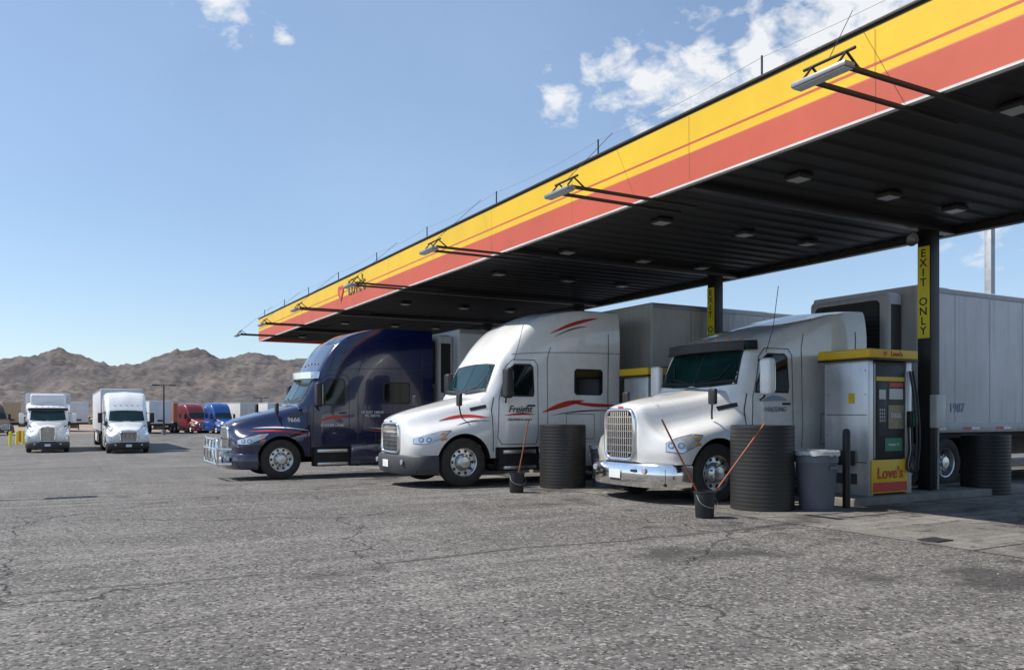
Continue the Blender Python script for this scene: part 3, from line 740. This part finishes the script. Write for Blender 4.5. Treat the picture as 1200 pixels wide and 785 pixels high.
# ---------------------------------------------------------------- ground
def sheet(name,us,vs_,m,dz):
    V=[(a,b,zg(b)+dz) for a in us for b in vs_];n=len(vs_);F=[]
    for i in range(len(us)-1):
        for j in range(n-1):F.append((i*n+j,(i+1)*n+j,(i+1)*n+j+1,i*n+j+1))
    return mobj(name,V,F,m)
VB=[15,18,21,25,30,40,50,60,100]
def pave(name,c_lo,c_hi,conc=False):
    m=bpy.data.materials.new(name);nt,b=nodes(m);N=nt.nodes;L=nt.links
    tc=N.new("ShaderNodeTexCoord");P=tc.outputs["Object"]
    def noi(scale,detail=4,vec=P,rough=.6,dist=0):
        n=N.new("ShaderNodeTexNoise");n.inputs["Scale"].default_value=scale;n.inputs["Detail"].default_value=detail;n.inputs["Roughness"].default_value=rough;n.inputs["Distortion"].default_value=dist
        L.new(vec,n.inputs["Vector"]);return n.outputs["Fac"]
    def mapv(s,loc=(0,0,0),rot=0):
        mp=N.new("ShaderNodeMapping");mp.inputs["Scale"].default_value=s;mp.inputs["Location"].default_value=loc;mp.inputs["Rotation"].default_value=(0,0,rot);L.new(P,mp.inputs["Vector"]);return mp.outputs["Vector"]
    def rng(f,a,b_,c=0,d=1):
        r=N.new("ShaderNodeMapRange");r.inputs["From Min"].default_value=a;r.inputs["From Max"].default_value=b_;r.inputs["To Min"].default_value=c;r.inputs["To Max"].default_value=d;L.new(f,r.inputs["Value"]);return r.outputs["Result"]
    def mul(a,b_,op='MULTIPLY'):
        q=N.new("ShaderNodeMath");q.operation=op
        for i,x in enumerate((a,b_)):
            if isinstance(x,(int,float)):q.inputs[i].default_value=x
            else:L.new(x,q.inputs[i])
        return q.outputs[0]
    def mix(f,a,b_,mode='MIX'):
        q=N.new("ShaderNodeMix");q.data_type='RGBA';q.blend_type=mode
        if isinstance(f,(int,float)):q.inputs[0].default_value=f
        else:L.new(f,q.inputs[0])
        for i,x in((6,a),(7,b_)):
            if isinstance(x,tuple):q.inputs[i].default_value=(*x,1)
            else:L.new(x,q.inputs[i])
        return q.outputs[2]
    S=lambda k:tuple(c*k for c in c_lo)
    base=mix(rng(noi(.16,6),.38,.62),S(.80),c_hi)
    base=mix(rng(noi(1.1,6,P,.75),.42,.66,0,.6),base,S(.58))
    # worn wheel paths and dusty streaks running across the lot
    base=mix(rng(noi(1,5,mapv((.16,1.5,1),rot=.05)),.46,.60,0,.5),base,S(.55))
    base=mix(rng(noi(1,5,mapv((.10,2.4,1),loc=(8,3,0),rot=-.03)),.50,.62,0,.5),base,tuple(c*1.35 for c in c_hi))
    base=mix(rng(noi(1,5,mapv((1.3,.14,1),loc=(5,2,0),rot=.12)),.52,.66,0,.35),base,tuple(c*1.3 for c in c_hi))
    br=N.new("ShaderNodeTexBrick");br.inputs["Scale"].default_value=.11;br.inputs["Mortar Size"].default_value=.0;br.inputs["Color1"].default_value=(0,0,0,1);br.inputs["Color2"].default_value=(1,1,1,1);br.offset=.37
    L.new(mapv((1,1,1),loc=(3,1,0)),br.inputs["Vector"])
    if not conc:base=mix(rng(br.outputs["Color"],.6,.65,0,.30),base,S(.62))
    vo=N.new("ShaderNodeTexVoronoi");vo.inputs["Scale"].default_value=42;L.new(P,vo.inputs["Vector"])
    sp=N.new("ShaderNodeSeparateColor");L.new(vo.outputs["Color"],sp.inputs[0])
    kk=.35 if conc else 1
    base=mix(rng(sp.outputs[0],.66,1.0,0,.9*kk),base,(.42,.385,.35))
    base=mix(rng(sp.outputs[1],.60,1.0,0,.9*kk),base,(.035,.032,.03))
    gr=noi(14,5,P,.8)
    base=mix(rng(gr,.50,.72,0,.6*kk),base,(.055,.05,.046))
    # cracks
    dn=N.new("ShaderNodeTexNoise");dn.inputs["Scale"].default_value=1.3;dn.inputs["Detail"].default_value=5;L.new(P,dn.inputs["Vector"])
    va_=N.new("ShaderNodeVectorMath");va_.operation='SCALE';va_.inputs["Scale"].default_value=1.1;L.new(dn.outputs["Color"],va_.inputs[0])
    vb=N.new("ShaderNodeVectorMath");vb.operation='ADD';L.new(P,vb.inputs[0]);L.new(va_.outputs[0],vb.inputs[1])
    c=N.new("ShaderNodeTexVoronoi");c.feature='DISTANCE_TO_EDGE';c.inputs["Scale"].default_value=.22;L.new(vb.outputs[0],c.inputs["Vector"])
    k=rng(c.outputs["Distance"],.0012,.0052,1,0)
    c1=mul(k,rng(noi(.25,3,mapv((1,1,1),loc=(6.8,9,0))),.40,.50))
    sx=N.new("ShaderNodeSeparateXYZ");L.new(P,sx.inputs[0])
    wob=mul(rng(noi(.7,4),0,1,-.25,.25),sx.outputs[1],'ADD')
    fr=mul(wob,3.9,'PINGPONG')
    jm=mul(rng(fr,.01,.07,1,0),rng(noi(.3,3,mapv((1,1,1),loc=(70,9,0))),.38,.5,0,.95))
    cm=mul(c1,jm if not conc else 0.0,'MAXIMUM')
    base=mix(mul(cm,.7),base,(.03,.028,.026))
    # oil stains, denser at the lane ends
    lane=mul(rng(sx.outputs[0],4.0,8.5),.10)
    base=mix(mul(rng(mul(noi(.55,5,mapv((1,1,1),loc=(11,31,0))),lane,'ADD'),.61,.70),.7),base,(.05,.045,.042))
    base=mix(mul(rng(mul(noi(3.0,3,mapv((1,1,1),loc=(51,31,0))),lane,'ADD'),.68,.75),.65),base,(.04,.036,.034))
    L.new(base,b.inputs["Base Color"]);b.inputs["Roughness"].default_value=.88;b.inputs["Specular IOR Level"].default_value=.3
    bp=N.new("ShaderNodeBump");bp.inputs["Strength"].default_value=.3 if conc else .9;bp.inputs["Distance"].default_value=.016
    hh=mul(mul(sp.outputs[2],.6),mul(gr,1.6),'ADD');hh=mul(hh,mul(cm,1.2),'SUBTRACT')
    L.new(hh,bp.inputs["Height"]);L.new(bp.outputs["Normal"],b.inputs["Normal"])
    return m
sheet("ground",[-7000,-500,-100,0,100,500,7000],[-3000,-100]+VB+[300,1000,3000,7000],mat("desert_dirt",(.30,.22,.165),.95,0,.4,.03,dirt=(.2,.16,.11),bump=.3,bscale=2),-.02)
sheet("parking_lot_asphalt",[-90,-40,0,40,110],[-40,0]+VB+[118],pave("asphalt",(.200,.187,.172),(.235,.219,.20)),0)
sheet("concrete_pad",[8.75,12,17.5],[-14,0]+[v for v in VB if v<36]+[37],pave("concrete",(.20,.186,.167),(.27,.25,.225),True),.006)
vs=[];fs=[]
for j in range(-3,9):
    a=j*4.3+1.0
    if a>36:continue
    k=len(vs);z=zg(a)+.010
    vs+=[(8.75,a-.010,z),(17.5,a-.010,z),(17.5,a+.010,z),(8.75,a+.010,z)];fs.append((k,k+1,k+2,k+3))
mobj("pad_joints",vs,fs,mat("joint_filler",(.03,.028,.025),.9))
dr=empty("drain_cover",(9.05,5.95,.012));box("frame",-.16,.16,-.13,.13,-.004,.006,colm,dr,.003,1)
for i in range(4):box("slot",-.12+i*.07,-.09+i*.07,-.10,.10,.0065,.009,greypl,dr,0)
bm=bmesh.new()
for i in range(1800):
    D=4+random.random()**1.3*18;px=random.uniform(-50,1250);u,v=cam2w(px,D)
    s=random.uniform(.004,.014)
    g=bmesh.ops.create_icosphere(bm,subdivisions=1,radius=s)
    for w_ in g['verts']:
        w_.co=Vector((w_.co.x*random.uniform(.7,1.4),w_.co.y*random.uniform(.7,1.4),w_.co.z*.6+s*.3))+Vector((u,v,zg(v)))
bobj("loose_gravel",bm,mat("gravel_stone",(.30,.27,.24),.9,0,.6,30))
# ---------------------------------------------------------------- mountains
def crest(px):
    tab=[(-900,40),(-400,58),(-150,66),(0,64),(30,70),(68,78),(100,73),(128,66),(160,68),(205,79),(240,74),(262,68),(300,73),(340,70),(375,66),(450,60),(600,50),(800,38),(1100,30),(1600,20),(2400,10)]
    for (a,x),(b,y) in zip(tab[:-1],tab[1:]):
        if px<=b:
            t=(px-a)/(b-a);t=t*t*(3-2*t);return x+(y-x)*t
    return 5
vs=[];fs=[];NA,NR=900,90
for i in range(NA):
    px=-900+3000*i/(NA-1)
    ax=(px-600)/950
    for j in range(NR):
        t=j/(NR-1);D=1300+2400*t
        R=ax*D;u=.8737*R+.4866*D;v=-.4866*R+.8737*D
        env=max(0,math.sin(math.pi*min(1,t/.62)/2))**1.7 if t<.62 else max(0,1-(t-.62)/.38)**.8
        Dc=1300+2400*.62
        rd=noise.ridged_multi_fractal(Vector((u/380,v/380,3.1)),.85,2.1,6,1.0,2.0)
        rd2=noise.ridged_multi_fractal(Vector((u/110,v/110,.7)),.75,2.1,6,1.0,2.0)
        h=crest(px)/950*Dc
        z=h*env*(.68+.15*rd)+(rd2-1.0)*30*env**.6*(1.15-env*.75)
        z=z if t>0 else -3
        vs.append((u,v,z-1))
for i in range(NA-1):
    for j in range(NR-1):fs.append((i*NR+j,(i+1)*NR+j,(i+1)*NR+j+1,i*NR+j+1))
mm=bpy.data.materials.new("hazed_mountain_rock");nt,b=nodes(mm);N=nt.nodes;L=nt.links
tc=N.new("ShaderNodeTexCoord")
n=N.new("ShaderNodeTexNoise");n.inputs["Scale"].default_value=.006;n.inputs["Detail"].default_value=8;n.inputs["Roughness"].default_value=.7;L.new(tc.outputs["Object"],n.inputs["Vector"])
r=N.new("ShaderNodeValToRGB");r.color_ramp.elements[0].position=.38;r.color_ramp.elements[0].color=(.105,.094,.094,1);r.color_ramp.elements[1].position=.64;r.color_ramp.elements[1].color=(.205,.170,.145,1)  # rock browns greyed by aerial haze, painted into the base colour
L.new(n.outputs["Fac"],r.inputs["Fac"])
n2=N.new("ShaderNodeTexNoise");n2.inputs["Scale"].default_value=.07;n2.inputs["Detail"].default_value=5;L.new(tc.outputs["Object"],n2.inputs["Vector"])
r2=N.new("ShaderNodeMapRange");r2.inputs["From Min"].default_value=.48;r2.inputs["From Max"].default_value=.58;r2.inputs["To Max"].default_value=.7;L.new(n2.outputs["Fac"],r2.inputs["Value"])
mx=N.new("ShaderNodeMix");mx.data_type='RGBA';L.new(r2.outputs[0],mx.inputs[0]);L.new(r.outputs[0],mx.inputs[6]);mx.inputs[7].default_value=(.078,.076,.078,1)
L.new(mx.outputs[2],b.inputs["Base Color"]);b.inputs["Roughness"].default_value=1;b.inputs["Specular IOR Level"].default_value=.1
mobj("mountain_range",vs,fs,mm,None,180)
bm=bmesh.new()
for i in range(620):
    D=random.uniform(128,620);px=random.uniform(-250,420);u,v=cam2w(px,D)
    s=random.uniform(.5,1.6)
    g=bmesh.ops.create_icosphere(bm,subdivisions=1,radius=s)
    for w_ in g['verts']:
        w_.co=Vector((w_.co.x*random.uniform(.8,1.3),w_.co.y*random.uniform(.8,1.3),max(-.1,w_.co.z*random.uniform(.5,1.1)+.2)))+Vector((u,v,-.95))
bobj("desert_scrub",bm,mat("scrub",(.09,.085,.045),.9,0,.5,1.2))
# ---------------------------------------------------------------- sky
w=bpy.data.worlds.new("World");scene.world=w;w.use_nodes=True;nt=w.node_tree;N=nt.nodes;L=nt.links
bg=N["Background"];sky=N.new("ShaderNodeTexSky");sky.sky_type='NISHITA';sky.sun_disc=False
sdir=Vector((-.71,.40,1.0)).normalized()
sky.sun_elevation=math.asin(sdir.z);sky.sun_rotation=math.atan2(sdir.x,sdir.y)%(2*math.pi)
sky.air_density=1.0;sky.dust_density=.5;sky.ozone_density=2.5;sky.altitude=300
tc=N.new("ShaderNodeTexCoord");G=tc.outputs["Generated"]
def wdir(px,py):
    R=(px-600)/950;Z=(485-py)/950
    return Vector((.8737*R+.4866,-.4866*R+.8737,Z)).normalized()
def M(op,a,b_=None,clamp=False):
    q=N.new("ShaderNodeMath");q.operation=op;q.use_clamp=clamp
    for i,x in enumerate((a,b_)):
        if x is None:continue
        if isinstance(x,(int,float)):q.inputs[i].default_value=x
        else:L.new(x,q.inputs[i])
    return q.outputs[0]
acc=None
for px,py,rd,st in((262,-8,55,.9),(332,36,18,.75),(655,120,30,.85),(690,84,24,.6),(715,76,18,.6),(640,76,14,.5),(755,102,62,.95),(820,85,66,1),(890,72,66,1),(950,45,66,1),(1010,5,95,1.1),(905,28,24,.8),(1165,268,60,.5)):
    d=N.new("ShaderNodeVectorMath");d.operation='DISTANCE';d.inputs[1].default_value=wdir(px,py);L.new(G,d.inputs[0])
    m_=N.new("ShaderNodeMapRange");m_.inputs["From Min"].default_value=rd/950*1.2;m_.inputs["From Max"].default_value=0;m_.inputs["To Max"].default_value=st;L.new(d.outputs["Value"],m_.inputs["Value"])
    acc=m_.outputs[0] if acc is None else M('MAXIMUM',acc,m_.outputs[0])
mp=N.new("ShaderNodeMapping");mp.inputs["Scale"].default_value=(1,1,1.6);L.new(G,mp.inputs["Vector"])
n=N.new("ShaderNodeTexNoise");n.inputs["Scale"].default_value=24;n.inputs["Detail"].default_value=8;n.inputs["Roughness"].default_value=.6;n.inputs["Distortion"].default_value=.25;L.new(mp.outputs[0],n.inputs["Vector"])
nn=M('MULTIPLY',M('SUBTRACT',n.outputs["Fac"],.5),4.2)
f=M('MULTIPLY',M('SUBTRACT',M('ADD',M('MULTIPLY',acc,1.6),nn),.52),1.15,True)
f=M('MULTIPLY',M('MULTIPLY',f,M('MULTIPLY',acc,4,True)),.94)
n3=N.new("ShaderNodeTexNoise");n3.inputs["Scale"].default_value=2.2;n3.inputs["Detail"].default_value=5;L.new(G,n3.inputs["Vector"])
m3=N.new("ShaderNodeMapRange");m3.inputs["From Min"].default_value=.35;m3.inputs["From Max"].default_value=.75;m3.inputs["To Min"].default_value=.20;m3.inputs["To Max"].default_value=.45;L.new(n3.outputs["Fac"],m3.inputs["Value"])
mx2=N.new("ShaderNodeMix");mx2.data_type='RGBA';L.new(m3.outputs[0],mx2.inputs[0]);L.new(sky.outputs[0],mx2.inputs[6]);mx2.inputs[7].default_value=(3.7,5.1,7.0,1)
mx=N.new("ShaderNodeMix");mx.data_type='RGBA';L.new(f,mx.inputs[0]);L.new(mx2.outputs[2],mx.inputs[6]);mx.inputs[7].default_value=(6.3,6.4,6.55,1)
L.new(mx.outputs[2],bg.inputs["Color"]);bg.inputs["Strength"].default_value=.145
sl=bpy.data.lights.new("sun",'SUN');sl.energy=5.0;sl.angle=math.radians(.5);sl.color=(1,.95,.88)
so=bpy.data.objects.new("sun",sl);COL.objects.link(so);so.rotation_euler=(-sdir).to_track_quat('-Z','Y').to_euler();so.location=(0,0,50)
# ---------------------------------------------------------------- camera
cd=bpy.data.cameras.new("camera");co=bpy.data.objects.new("camera",cd);COL.objects.link(co)
co.location=(0,0,1.5);co.rotation_euler=(math.pi/2,0,-math.atan2(.4866,.8737))
cd.sensor_width=36;cd.lens=36*950/1200;cd.shift_y=92.5/1200;cd.clip_end=20000;cd.clip_start=.1
scene.camera=co
scene.view_settings.view_transform='Standard';scene.view_settings.look='None';scene.view_settings.exposure=0
